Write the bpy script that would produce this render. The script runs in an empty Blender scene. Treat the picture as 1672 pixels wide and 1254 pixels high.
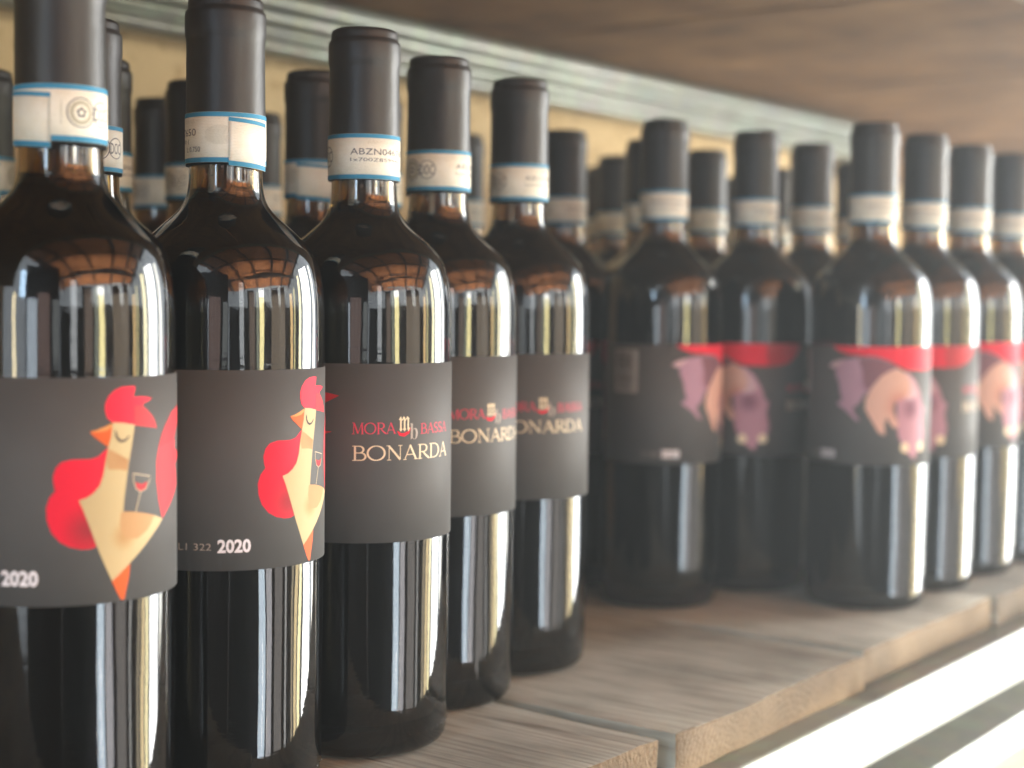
import bpy, bmesh, math, random
from mathutils import Vector, Matrix
random.seed(7)
PI = math.pi
rad = math.radians
sc = bpy.context.scene
COL = sc.collection

# ------------------------------------------------------------------ camera
CAM = Vector((0.0, -0.341, 0.189))
PITCH, ROLL, YAW = rad(3.196), rad(0.649), rad(37.0)
fwd0 = Vector((math.cos(YAW), math.sin(YAW), 0))
right0 = Vector((math.sin(YAW), -math.cos(YAW), 0))
fwd = fwd0 * math.cos(PITCH) - Vector((0, 0, 1)) * math.sin(PITCH)
up0 = right0.cross(fwd)
cr = right0 * math.cos(ROLL) + up0 * math.sin(ROLL)
cu = up0 * math.cos(ROLL) - right0 * math.sin(ROLL)
cd = bpy.data.cameras.new('camera')
cam = bpy.data.objects.new('camera', cd)
COL.objects.link(cam)
M = Matrix((cr, cu, -fwd)).transposed().to_4x4()
M.translation = CAM
cam.matrix_world = M
cd.sensor_width = 36.0
cd.lens = 36.0 * 2512 / 1672
cd.clip_start = 0.01
cd.clip_end = 100
cd.dof.use_dof = True
cd.dof.focus_distance = 0.592
cd.dof.aperture_fstop = 6.3
cd.dof.aperture_blades = 0
sc.camera = cam

# ------------------------------------------------------------------ light
w = bpy.data.worlds.new('World')
sc.world = w
w.use_nodes = True
bg = w.node_tree.nodes['Background']
bg.inputs['Color'].default_value = (0.86, 0.93, 1.0, 1)
bg.inputs['Strength'].default_value = 1.4

def lamp(name, pos, target, sx, sy, radiance, color):
    ld = bpy.data.lights.new(name, 'AREA')
    ld.shape = 'RECTANGLE'
    ld.size, ld.size_y = sx, sy
    ld.energy = 1.2 * radiance * math.pi * sx * sy
    ld.color = (color[0] * .965, color[1] * .985, min(1.0, color[2] * 1.03))
    o = bpy.data.objects.new(name, ld)
    COL.objects.link(o)
    o.location = pos
    d = (Vector(target) - Vector(pos)).normalized()
    o.rotation_euler = d.to_track_quat('-Z', 'Y').to_euler()
    return o

C0 = Vector((0.50, 0.10, 0.0))
def bay(name, alpha, dist, z0, z1, width, radiance, color):
    """upright lamp, alpha degrees from straight out"""
    a = rad(alpha)
    p = C0 + Vector((math.sin(a), -math.cos(a), 0)) * dist
    p.z = (z0 + z1) / 2
    return lamp(name, p, (C0.x, C0.y, p.z), width, z1 - z0, radiance, color)

bay('bay_or_glow', -76, 2.2, 0.42, 0.90, 0.20, 6.5, (0.50, 0.74, 1.0))
bay('bay_or_glow', -67, 2.2, 0.0, 0.42, 0.34, 2.6, (0.78, 0.88, 0.95))
bay('bay_or_glow', -84, 2.2, -0.6, 0.50, 0.12, 6, (1.0, 0.80, 0.42))
bay('bay_or_glow', -27, 2.4, 0.05, 0.80, 0.22, 2.3, (0.86, 0.88, 0.86))
bay('bay_or_glow', -45, 2.4, 0.05, 0.45, 0.22, 0.8, (0.80, 0.84, 0.80))
bay('bay_or_glow', -4, 2.4, 0.54, 0.68, 0.26, 9, (1.0, 0.98, 0.90))
bay('bay_or_glow', -4, 2.4, 0.02, 0.54, 0.22, 7, (1.0, 0.85, 0.38))
bay('bay_or_glow', -9, 2.4, 0.02, 0.62, 0.10, 1.6, (0.86, 0.90, 0.66))
bay('bay_or_glow', -4, 2.4, -1.0, 0.02, 0.32, 4.8, (0.78, 0.90, 1.0))
bay('bay_or_glow', 5, 2.4, -1.0, 0.02, 0.30, 2.4, (1.0, 0.94, 0.92))
bay('bay_or_glow', 19, 2.4, -1.0, 0.02, 0.50, 0.9, (1.0, 0.90, 0.80))
bay('bay_or_glow', 30, 2.4, -1.0, 0.02, 0.10, 2.0, (0.95, 0.92, 0.86))
bay('bay_or_glow', 18, 2.45, 0.02, 0.55, 0.85, 0.9, (1.0, 0.78, 0.55))  # added dim brown glow for the glass to mirror, no opening
bay('bay_or_glow', -15, 2.45, 0.02, 0.60, 0.26, 0.7, (1.0, 0.72, 0.55))  # added warm glow filling between mirrored strips, not a real opening
bay('bay_or_glow', -56, 2.45, 0.02, 0.55, 0.50, 0.6, (1.0, 0.66, 0.55))  # added reddish glow, only for the reflections on the left
bay('bay_or_glow', 37, 2.4, -0.2, 0.50, 0.16, 4.4, (1.0, 0.66, 0.28))
bay('bay_or_glow', 42, 2.4, -0.2, 0.60, 0.10, 3.2, (0.98, 0.88, 0.42))
bay('bay_or_glow', 40, 2.4, -1.0, -0.2, 0.12, 1.8, (1.0, 0.82, 0.55))
bay('bay_or_glow', 46, 2.4, -1.0, -0.2, 0.20, 4.2, (1.0, 0.76, 0.40))
bay('bay_or_glow', 52, 2.4, -1.0, 0.82, 0.17, 6.5, (1.0, 0.86, 0.46))
bay('bay_or_glow', 64, 2.4, -1.0, 0.95, 0.56, 11, (1.0, 0.97, 0.90))
bay('bay_or_glow', 78, 2.4, -1.0, 0.90, 0.20, 4.5, (1.0, 0.94, 0.78))
# added unseen lamp, standing in for ground bounce, to brighten the mirrored roof
lamp('roof_fill', (0.6, -3.65, -0.96), (0.6, -3.6, 2.0), 5.0, 1.2, 34.0, (1.0, 0.86, 0.70))

SUN_E = rad(16)
sl = bpy.data.lights.new('sun', 'SUN')
sl.energy = 5.0
sl.angle = rad(0.2)
sl.color = (1.0, 0.95, 0.86)
sun = bpy.data.objects.new('sun', sl)
COL.objects.link(sun)
sd = Vector((-0.30, math.cos(SUN_E), -math.sin(SUN_E))).normalized()
sun.rotation_euler = sd.to_track_quat('-Z', 'Y').to_euler()
sun.location = (0, -3, 3)

vs = sc.view_settings
vs.view_transform = 'Standard'
vs.look = 'None'
vs.gamma = 1
vs.exposure = 1.25
vs.use_curve_mapping = False
cy = sc.cycles
cy.use_denoising = True
cy.max_bounces = 14
cy.transmission_bounces = 10
cy.glossy_bounces = 6
cy.diffuse_bounces = 4
cy.transparent_max_bounces = 8
cy.sample_clamp_indirect = 8
cy.caustics_reflective = False
cy.caustics_refractive = False

# ------------------------------------------------------------------ helpers
def srgb(r, g, b):
    f = lambda c: c / 12.92 if c <= 0.04045 else ((c + 0.055) / 1.055) ** 2.4
    return (f(r / 255), f(g / 255), f(b / 255), 1)

def obj(name, me, mats=None, parent=None):
    o = bpy.data.objects.new(name, me)
    COL.objects.link(o)
    if mats is not None and me is not None and len(me.materials) == 0:
        for m in (mats if isinstance(mats, (list, tuple)) else [mats]):
            me.materials.append(m)
    o.parent = parent
    return o

def empty(name, loc=(0, 0, 0)):
    o = bpy.data.objects.new(name, None)
    o.empty_display_size = 0.02
    COL.objects.link(o)
    o.location = loc
    return o

def tag(o, label=None, cat=None, group=None, kind=None):
    if label: o['label'] = label
    if cat: o['category'] = cat
    if group: o['group'] = group
    if kind: o['kind'] = kind
    return o

class NT:
    def __init__(s, name):
        s.m = bpy.data.materials.new(name)
        s.m.use_nodes = True
        s.t = s.m.node_tree
        s.b = s.t.nodes['Principled BSDF']
    def n(s, kind, **kw):
        nd = s.t.nodes.new(kind)
        for k, v in kw.items():
            if k in nd.inputs.keys():
                nd.inputs[k].default_value = v
            else:
                setattr(nd, k, v)
        return nd
    def l(s, a, b):
        s.t.links.new(a, b)
    def set(s, **kw):
        for k, v in kw.items():
            s.b.inputs[k.replace('_', ' ')].default_value = v
    def ramp(s, fac, stops):
        r = s.n('ShaderNodeValToRGB')
        el = r.color_ramp.elements
        while len(el) < len(stops): el.new(0.5)
        for e, (p, c) in zip(el, stops):
            e.position = p
            e.color = c if len(c) == 4 else (*c, 1)
        s.l(fac, r.inputs['Fac'])
        return r.outputs['Color']
    def mix(s, fac, a, b, mode='MIX'):
        m = s.n('ShaderNodeMix', data_type='RGBA', blend_type=mode)
        for sock, v in ((0, fac), (6, a), (7, b)):
            if hasattr(v, 'is_output'): s.l(v, m.inputs[sock])
            else: m.inputs[sock].default_value = v
        return m.outputs[2]
    def bump(s, h, strength, dist):
        b = s.n('ShaderNodeBump', Strength=strength, Distance=dist)
        s.l(h, b.inputs['Height'])
        s.l(b.outputs['Normal'], s.b.inputs['Normal'])
        return b

def coords(n, scale=(1, 1, 1), loc=(0, 0, 0), src='Object', rand=0.0):
    tc = n.n('ShaderNodeTexCoord')
    mp = n.n('ShaderNodeMapping')
    mp.inputs['Scale'].default_value = scale
    mp.inputs['Location'].default_value = loc
    out = tc.outputs[src]
    if rand:
        oi = n.n('ShaderNodeObjectInfo')
        mul = n.n('ShaderNodeVectorMath', operation='SCALE')
        mul.inputs[0].default_value = (1.0, 0.73, 0.41)
        ml = n.n('ShaderNodeMath', operation='MULTIPLY')
        ml.inputs[1].default_value = rand
        n.l(oi.outputs['Random'], ml.inputs[0])
        n.l(ml.outputs[0], mul.inputs['Scale'])
        ad = n.n('ShaderNodeVectorMath', operation='ADD')
        n.l(out, ad.inputs[0]); n.l(mul.outputs[0], ad.inputs[1])
        out = ad.outputs[0]
    n.l(out, mp.inputs['Vector'])
    return mp.outputs['Vector']

# ------------------------------------------------------------------ materials
def m_glass():
    n = NT('dark_bottle_glass')
    n.set(Base_Color=(0.28, 0.17, 0.05, 1), Roughness=0.012, IOR=1.62)
    n.b.inputs['Transmission Weight'].default_value = 1.0
    v = coords(n, (38, 38, 7), rand=9.0)
    a = n.n('ShaderNodeTexNoise', Scale=1.0, Detail=1.5)
    n.l(v, a.inputs['Vector'])
    v2 = coords(n, (70, 70, 420), rand=5.0)
    b = n.n('ShaderNodeTexNoise', Scale=1.0, Detail=2.0)
    n.l(v2, b.inputs['Vector'])
    ad = n.n('ShaderNodeMath', operation='MULTIPLY_ADD')
    ad.inputs[1].default_value = 0.05
    n.l(b.outputs['Fac'], ad.inputs[0]); n.l(a.outputs['Fac'], ad.inputs[2])
    n.bump(ad.outputs[0], 0.6, 0.0013)
    v4 = coords(n, (1, 1, 1), rand=7.0)
    sm = n.n('ShaderNodeTexNoise', Scale=38.0, Detail=5)
    n.l(v4, sm.inputs['Vector'])
    rr = n.n('ShaderNodeMapRange')
    rr.inputs['From Min'].default_value = 0.45; rr.inputs['From Max'].default_value = 0.75
    rr.inputs['To Min'].default_value = 0.010; rr.inputs['To Max'].default_value = 0.075
    n.l(sm.outputs['Fac'], rr.inputs['Value'])
    n.l(rr.outputs[0], n.b.inputs['Roughness'])
    return n.m

def m_wine():
    n = NT('red_wine')
    n.set(Base_Color=(0.0035, 0.0012, 0.0015, 1), Roughness=0.15)
    n.b.inputs['Specular IOR Level'].default_value = 0.05
    return n.m

def m_capsule():
    n = NT('capsule_matt_charcoal')
    v = coords(n, (1, 1, 1), rand=4.0)
    a = n.n('ShaderNodeTexNoise', Scale=55, Detail=4)
    n.l(v, a.inputs['Vector'])
    c = n.ramp(a.outputs['Fac'], [(0.3, srgb(27, 25, 24)), (0.7, srgb(33, 30, 29))])
    n.l(c, n.b.inputs['Base Color'])
    n.set(Roughness=0.45)
    n.b.inputs['Specular IOR Level'].default_value = 0.45
    b = n.n('ShaderNodeTexNoise', Scale=170, Detail=3)
    n.l(v, b.inputs['Vector'])
    v3 = coords(n, (60, 60, 18), rand=4.0)
    d = n.n('ShaderNodeTexNoise', Scale=1.0, Detail=2)
    n.l(v3, d.inputs['Vector'])
    ad = n.n('ShaderNodeMath', operation='MULTIPLY_ADD')
    ad.inputs[1].default_value = 4.0
    n.l(d.outputs['Fac'], ad.inputs[0]); n.l(b.outputs['Fac'], ad.inputs[2])
    n.bump(ad.outputs[0], 0.4, 0.0004)
    return n.m

def m_paper(name, col, rough=0.6, spec=0.35, var=0.06, bump=0.2):
    n = NT(name)
    v = coords(n, (1, 1, 1), rand=3.0)
    a = n.n('ShaderNodeTexNoise', Scale=45, Detail=4)
    n.l(v, a.inputs['Vector'])
    c2 = tuple(min(1, x * (1 + var)) for x in col[:3])
    c1 = tuple(x * (1 - var) for x in col[:3])
    n.l(n.ramp(a.outputs['Fac'], [(0.3, c1), (0.7, c2)]), n.b.inputs['Base Color'])
    n.set(Roughness=rough)
    n.b.inputs['Specular IOR Level'].default_value = spec
    if bump:
        b = n.n('ShaderNodeTexNoise', Scale=900, Detail=2)
        n.l(v, b.inputs['Vector'])
        n.bump(b.outputs['Fac'], bump, 0.00006)
    return n.m

def m_ink(name, col, rough=0.6, spec=0.15, shade=None):
    """flat print; shade = (colour, (angle deg, z mm), radius) an airbrushed patch of the artwork itself"""
    n = NT(name)
    n.set(Base_Color=col, Roughness=rough)
    n.b.inputs['Specular IOR Level'].default_value = spec
    if shade:
        c2, (ua, vz), r0 = shade
        uv = n.n('ShaderNodeUVMap', uv_map='print')
        mp = n.n('ShaderNodeVectorMath', operation='DISTANCE')
        mp.inputs[1].default_value = (ua * 0.66 / 100, vz / 100, 0)
        n.l(uv.outputs['UV'], mp.inputs[0])
        mr = n.n('ShaderNodeMapRange', interpolation_type='SMOOTHSTEP')
        mr.inputs['From Min'].default_value = 0.0
        mr.inputs['From Max'].default_value = r0 / 100
        mr.inputs['To Min'].default_value = 1.0
        mr.inputs['To Max'].default_value = 0.0
        n.l(mp.outputs['Value'], mr.inputs['Value'])
        n.l(n.mix(mr.outputs['Result'], col, c2), n.b.inputs['Base Color'])
    return n.m

def m_seal():
    n = NT('seal_cream_paper')
    uv = n.n('ShaderNodeUVMap', uv_map='print')
    mp = n.n('ShaderNodeMapping')
    mp.inputs['Scale'].default_value = (1, 2.4, 1)
    n.l(uv.outputs['UV'], mp.inputs['Vector'])
    wv = n.n('ShaderNodeTexWave', wave_type='RINGS', Scale=24.0, Distortion=5.0, Detail=2.0)
    wv.inputs['Detail Scale'].default_value = 2.5
    n.l(mp.outputs['Vector'], wv.inputs['Vector'])
    nz = n.n('ShaderNodeTexNoise', Scale=9.0, Detail=3)
    n.l(mp.outputs['Vector'], nz.inputs['Vector'])
    thin = n.ramp(wv.outputs['Fac'], [(0.0, (0.42, 0.39, 0.32, 1)), (0.25, (0.74, 0.72, 0.63, 1)), (0.6, (0.79, 0.77, 0.68, 1))])
    tint = n.ramp(nz.outputs['Fac'], [(0.35, (0.79, 0.77, 0.68, 1)), (0.65, (0.74, 0.69, 0.55, 1))])
    n.l(n.mix(0.5, thin, tint), n.b.inputs['Base Color'])
    n.set(Roughness=0.6)
    return n.m

def m_wood(name, top=True, tones=None, ring=260, bumpy=0.5, rough=0.75):
    n = NT(name)
    v = coords(n, (1, 1, 1), rand=17.0)
    # rings round a pith axis running along the plank (local y), wandering
    wn = n.n('ShaderNodeTexNoise', Scale=1.0, Detail=3)
    sv = n.n('ShaderNodeMapping'); sv.inputs['Scale'].default_value = (9, 1.6, 9)
    n.l(v, sv.inputs['Vector']); n.l(sv.outputs[0], wn.inputs['Vector'])
    loc = n.n('ShaderNodeTexCoord')
    sp = n.n('ShaderNodeSeparateXYZ'); n.l(loc.outputs['Object'], sp.inputs[0])
    oi = n.n('ShaderNodeObjectInfo')
    px = n.n('ShaderNodeMapRange'); px.inputs['To Min'].default_value = -0.07; px.inputs['To Max'].default_value = 0.07
    n.l(oi.outputs['Random'], px.inputs['Value'])
    dx = n.n('ShaderNodeMath', operation='SUBTRACT'); n.l(sp.outputs['X'], dx.inputs[0]); n.l(px.outputs[0], dx.inputs[1])
    dz = n.n('ShaderNodeMath', operation='ADD'); n.l(sp.outputs['Z'], dz.inputs[0]); dz.inputs[1].default_value = 0.045
    hy = n.n('ShaderNodeCombineXYZ'); n.l(dx.outputs[0], hy.inputs['X']); n.l(dz.outputs[0], hy.inputs['Y'])
    ln = n.n('ShaderNodeVectorMath', operation='LENGTH'); n.l(hy.outputs[0], ln.inputs[0])
    wob = n.n('ShaderNodeMath', operation='MULTIPLY_ADD'); wob.inputs[1].default_value = 0.020
    n.l(wn.outputs['Fac'], wob.inputs[0]); n.l(ln.outputs['Value'], wob.inputs[2])
    fr = n.n('ShaderNodeMath', operation='MULTIPLY'); fr.inputs[1].default_value = ring
    n.l(wob.outputs[0], fr.inputs[0])
    fx = n.n('ShaderNodeMath', operation='FRACT'); n.l(fr.outputs[0], fx.inputs[0])
    # fine fibres
    fv = n.n('ShaderNodeMapping')
    fv.inputs['Scale'].default_value = (360, 22, 360) if top else (520, 520, 520)
    n.l(v, fv.inputs['Vector'])
    fb = n.n('ShaderNodeTexNoise', Scale=1.0, Detail=4); n.l(fv.outputs[0], fb.inputs['Vector'])
    bl = n.n('ShaderNodeTexNoise', Scale=16.0, Detail=5); n.l(v, bl.inputs['Vector'])
    t = tones
    base = n.ramp(bl.outputs['Fac'], [(0.28, t[0]), (0.5, t[1]), (0.72, t[2])])
    rg = n.ramp(fx.outputs[0], [(0.0, (1, 1, 1, 1)), (0.62, (0.93, 0.91, 0.90, 1)), (0.92, (0.66, 0.60, 0.55, 1)), (1.0, (0.95, 0.95, 0.95, 1))])
    c = n.mix(0.55 if top else 0.95, base, rg, 'MULTIPLY')
    fcol = n.ramp(fb.outputs['Fac'], [(0.32, (0.62, 0.60, 0.58, 1)), (0.55, (1, 1, 1, 1)), (0.75, (1.12, 1.1, 1.06, 1))])
    c = n.mix(0.85 if top else 0.45, c, fcol, 'MULTIPLY')
    oi2 = n.ramp(oi.outputs['Random'], [(0.0, (0.86, 0.84, 0.82, 1)), (1.0, (1.10, 1.07, 1.03, 1))])
    c = n.mix(1.0, c, oi2, 'MULTIPLY')
    if top:
        cv = n.n('ShaderNodeMapping'); cv.inputs['Scale'].default_value = (70, 2.2, 70)
        n.l(v, cv.inputs['Vector'])
        ck = n.n('ShaderNodeTexNoise', Scale=1.0, Detail=2); n.l(cv.outputs[0], ck.inputs['Vector'])
        c = n.mix(0.8, c, n.ramp(ck.outputs['Fac'], [(0.335, (1, 1, 1, 1)), (0.350, (.42, .38, .35, 1)), (0.358, (.42, .38, .35, 1)), (0.372, (1, 1, 1, 1))]), 'MULTIPLY')
        st = n.n('ShaderNodeTexNoise', Scale=5.0, Detail=6); n.l(v, st.inputs['Vector'])
        c = n.mix(0.7, c, n.ramp(st.outputs['Fac'], [(0.35, (.74, .71, .68, 1)), (0.55, (1, 1, 1, 1))]), 'MULTIPLY')
    n.l(c, n.b.inputs['Base Color'])
    n.set(Roughness=rough)
    n.b.inputs['Specular IOR Level'].default_value = 0.35
    ad = n.n('ShaderNodeMath', operation='MULTIPLY_ADD'); ad.inputs[1].default_value = 0.35
    n.l(fx.outputs[0], ad.inputs[0]); n.l(fb.outputs['Fac'], ad.inputs[2])
    if not top:
        cr_ = n.n('ShaderNodeTexNoise', Scale=420.0, Detail=4); n.l(v, cr_.inputs['Vector'])
        a2 = n.n('ShaderNodeMath', operation='MULTIPLY_ADD'); a2.inputs[1].default_value = 0.6
        n.l(cr_.outputs['Fac'], a2.inputs[0]); n.l(ad.outputs[0], a2.inputs[2]); ad = a2
    n.bump(ad.outputs[0], bumpy, 0.0008 if top else 0.0016)
    return n.m

def m_steel():
    n = NT('galvanised_steel')
    v = coords(n, (1, 1, 1))
    a = n.n('ShaderNodeTexVoronoi', Scale=70.0); n.l(v, a.inputs['Vector'])
    b = n.n('ShaderNodeTexNoise', Scale=20.0, Detail=5); n.l(v, b.inputs['Vector'])
    c = n.mix(0.35, n.ramp(b.outputs['Fac'], [(0.3, srgb(106, 110, 98)), (0.7, srgb(136, 140, 124))]),
              a.outputs['Color'], 'SOFT_LIGHT')
    hs = n.n('ShaderNodeHueSaturation', Saturation=0.45); n.l(c, hs.inputs['Color'])
    n.l(n.mix(0.4, hs.outputs[0], srgb(124, 128, 113)), n.b.inputs['Base Color'])
    n.set(Roughness=0.36, Metallic=0.45)
    n.bump(b.outputs['Fac'], 0.15, 0.0006)
    return n.m

def m_plaster():
    n = NT('tan_plaster')
    v = coords(n, (1, 1, 1))
    b = n.n('ShaderNodeTexNoise', Scale=7.0, Detail=6); n.l(v, b.inputs['Vector'])
    p = n.n('ShaderNodeTexNoise', Scale=85.0, Detail=4); n.l(v, p.inputs['Vector'])
    c = n.ramp(b.outputs['Fac'], [(0.3, srgb(184, 158, 116)), (0.7, srgb(202, 177, 136))])
    pit = n.ramp(p.outputs['Fac'], [(0.33, (0.62, 0.54, 0.44, 1)), (0.45, (1, 1, 1, 1))])
    n.l(n.mix(0.8, c, pit, 'MULTIPLY'), n.b.inputs['Base Color'])
    n.set(Roughness=0.9)
    n.bump(p.outputs['Fac'], 0.5, 0.002)
    return n.m

def m_ground():
    n = NT('pale_concrete')
    v = coords(n, (1, 1, 1))
    b = n.n('ShaderNodeTexNoise', Scale=6.0, Detail=6); n.l(v, b.inputs['Vector'])
    n.l(n.ramp(b.outputs['Fac'], [(0.3, srgb(74, 66, 58)), (0.7, srgb(98, 88, 78))]), n.b.inputs['Base Color'])
    n.set(Roughness=0.9)
    n.bump(b.outputs['Fac'], 0.3, 0.01)
    return n.m

GLASS, WINE, CAPS = m_glass(), m_wine(), m_capsule()
LABEL = m_paper('label_charcoal_paper', srgb(86, 86, 86), rough=0.62, spec=0.22, var=0.05)
SEAL = m_seal()
SEALBLUE = m_ink('seal_blue_ink', srgb(58, 130, 164))
SEALINK = m_ink('seal_grey_ink', srgb(78, 82, 92))
SEALFAINT = m_ink('seal_faint_ink', srgb(172, 168, 150))
I_RED = m_ink('ink_red', srgb(222, 38, 62), shade=(srgb(156, 48, 58), (12, 113), 10.5))
I_RED2 = m_ink('ink_coral', srgb(206, 62, 70))
I_RED3 = m_ink('ink_dull_red', srgb(184, 54, 62))
I_CREAM = m_ink('ink_cream', srgb(186, 168, 128), shade=(srgb(176, 140, 94), (30, 110), 6))
I_TAN = m_ink('ink_tan', srgb(178, 140, 98), shade=(srgb(166, 124, 84), (32, 136), 7))
I_ORANGE = m_ink('ink_orange', srgb(204, 92, 46))
I_AMBER = m_ink('ink_amber', srgb(208, 140, 82))
I_DARK = m_ink('ink_dark', srgb(66, 56, 60))
I_LINE = m_ink('ink_pale_line', srgb(206, 190, 160))
I_WHITE = m_ink('ink_white', srgb(236, 234, 240))
I_PINK = m_ink('ink_rose', srgb(212, 72, 94))
I_TEXT = m_ink('ink_champagne', srgb(228, 211, 180))
I_GREY = m_ink('ink_grey', srgb(168, 160, 152))
I_MAUVE = m_ink('ink_mauve', srgb(172, 134, 152), shade=(srgb(142, 102, 122), (4, 140), 12))
I_MAUVE2 = m_ink('ink_plum', srgb(126, 88, 98))
I_HEAD = m_ink('ink_pig_rose', srgb(180, 134, 148), shade=(srgb(126, 84, 102), (42, 124), 10))
I_HEAD2 = m_ink('ink_pig_pale', srgb(200, 166, 172))
I_PEACH = m_ink('ink_peach', srgb(208, 166, 150), shade=(srgb(190, 126, 108), (30, 126), 14))

# ------------------------------------------------------------------ meshes for the bottle
def spline(pts, n=6):
    out = []
    for i in range(len(pts) - 1):
        p0 = pts[max(0, i - 1)]; p1 = pts[i]; p2 = pts[i + 1]; p3 = pts[min(len(pts) - 1, i + 2)]
        for k in range(n):
            t = k / n
            q = []
            for d in (0, 1):
                m1 = (p2[d] - p0[d]) / 2; m2 = (p3[d] - p1[d]) / 2
                h = (2*t**3 - 3*t**2 + 1) * p1[d] + (t**3 - 2*t**2 + t) * m1 + (-2*t**3 + 3*t**2) * p2[d] + (t**3 - t**2) * m2
                q.append(h)
            out.append(tuple(q))
    out.append(pts[-1])
    return out

def lathe(name, prof, seg=72, closed=False):
    vs_, fs = [], []
    rings = []
    for r, z in prof:
        if r < 1e-6:
            rings.append([len(vs_)]); vs_.append((0, 0, z))
        else:
            rings.append(list(range(len(vs_), len(vs_) + seg)))
            vs_ += [(r * math.cos(2*PI*k/seg), r * math.sin(2*PI*k/seg), z) for k in range(seg)]
    pairs = list(zip(rings, rings[1:]))
    if closed: pairs.append((rings[-1], rings[0]))
    for a, b in pairs:
        if len(a) == 1 and len(b) == 1: continue
        for k in range(seg):
            k2 = (k + 1) % seg
            if len(a) == 1: fs.append((a[0], b[k2], b[k]))
            elif len(b) == 1: fs.append((a[k], a[k2], b[0]))
            else: fs.append((a[k], a[k2], b[k2], b[k]))
    me = bpy.data.meshes.new(name)
    me.from_pydata(vs_, [], fs)
    me.shade_smooth()
    return me

SHOULDER = [(.0376, .150), (.0376, .175), (.0375, .184), (.0370, .191), (.0361, .197), (.0348, .2018), (.0329, .2055), (.0303, .2086),
            (.0270, .2119), (.0232, .2153), (.0195, .2186), (.0166, .2218), (.0149, .2252), (.0140, .230), (.0137, .237), (.0136, .243)]
sh = spline(SHOULDER, 4)
outer = [(0, .014), (.012, .012), (.022, .006), (.0285, .0012), (.0312, .0), (.0335, .0004), (.0352, .0018), (.0363, .0040),
         (.0368, .0075), (.0370, .012), (.0371, .03), (.0373, .06), (.0375, .10), (.0376, .13)] + sh + [(.0136, .27), (.0138, .2965), (.0132, .2985)]
T = .0028
inner_neck = [(.0105, .2985), (.0104, .27), (.0104, .243)]
inner = [(max(r - T, .004), z) for r, z in sh[::-1]]
inner[-1] = (.0376 - T, .150)
inner_low = [(.0345, .10), (.0342, .03), (.0335, .014), (.030, .010), (.022, .012), (.012, .0175), (0, .019)]
cavity = [(r, z) for r, z in inner if z > .2268]
me_glass = lathe('bottle_glass', outer + inner_neck + cavity + [(cavity[-1][0] - .0012, .2262), (0, .2258)], 80)
wine_in = [(r, z) for r, z in inner if z < .2248][::-1]
me_wine = lathe('wine', [(0, .0195), (.012, .018), (.022, .0125), (.0298, .0104), (.0332, .0145), (.0339, .03), (.0342, .10)]
                + wine_in + [(wine_in[-1][0] - .0008, .2250), (0, .2252)], 64)
caps_prof = [(.0140, .2370), (.01495, .2370), (.01495, .2500), (.01478, .262), (.01468, .276), (.01466, .2832), (.0148, .2845), (.01512, .2858),
             (.01520, .2875), (.01518, .2930), (.01495, .2945), (.01425, .2952), (.01405, .2962), (.01400, .2980), (.01365, .2992),
             (.0125, .2998), (.0118, .2999), (.0110, .2994), (0, .2993)]
me_caps = lathe('capsule', caps_prof, 64)

def cyl(r, a_deg, z_mm):
    a = rad(a_deg)
    return (r * math.cos(a), r * math.sin(a), z_mm / 1000)

def sheet(name, r, a0, a1, z0, z1, step=2.5, thick=.00025, slope=0.0, zn=2):
    """curved paper strip with real edges; angles in degrees about local +x, z in mm; slope: mm of drop along it"""
    bm = bmesh.new()
    uvl = bm.loops.layers.uv.new('print')
    full = abs(a1 - a0) >= 359.9
    n = max(2, int(abs(a1 - a0) / step))
    grid = []
    for i in range(n + (0 if full else 1)):
        a = a0 + (a1 - a0) * i / n
        dz = slope * i / n
        col = [bm.verts.new(cyl(r - thick, a, z0 + dz))] + \
              [bm.verts.new(cyl(r, a, z0 + dz + (z1 - z0) * j / zn)) for j in range(zn + 1)] + \
              [bm.verts.new(cyl(r - thick, a, z1 + dz))]
        grid.append((a, col))
    rng = range(n) if full else range(n)
    for i in rng:
        A, B = grid[i], grid[(i + 1) % len(grid)]
        for j in range(len(A[1]) - 1):
            f = bm.faces.new((A[1][j], B[1][j], B[1][j + 1], A[1][j + 1]))
            f.smooth = True
            for lp in f.loops:
                co = lp.vert.co
                ang = math.degrees(math.atan2(co.y, co.x))
                lp[uvl].uv = (ang * 0.0066, co.z * 10)
    if not full:
        for k in (0, -1):
            c = grid[k][1]
            try: bm.faces.new(c)
            except ValueError: pass
    for e in bm.edges:
        if len(e.link_faces) == 2 and e.calc_face_angle(0) > 0.6: e.smooth = False
    me = bpy.data.meshes.new(name)
    bm.to_mesh(me); bm.free()
    return me

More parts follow.
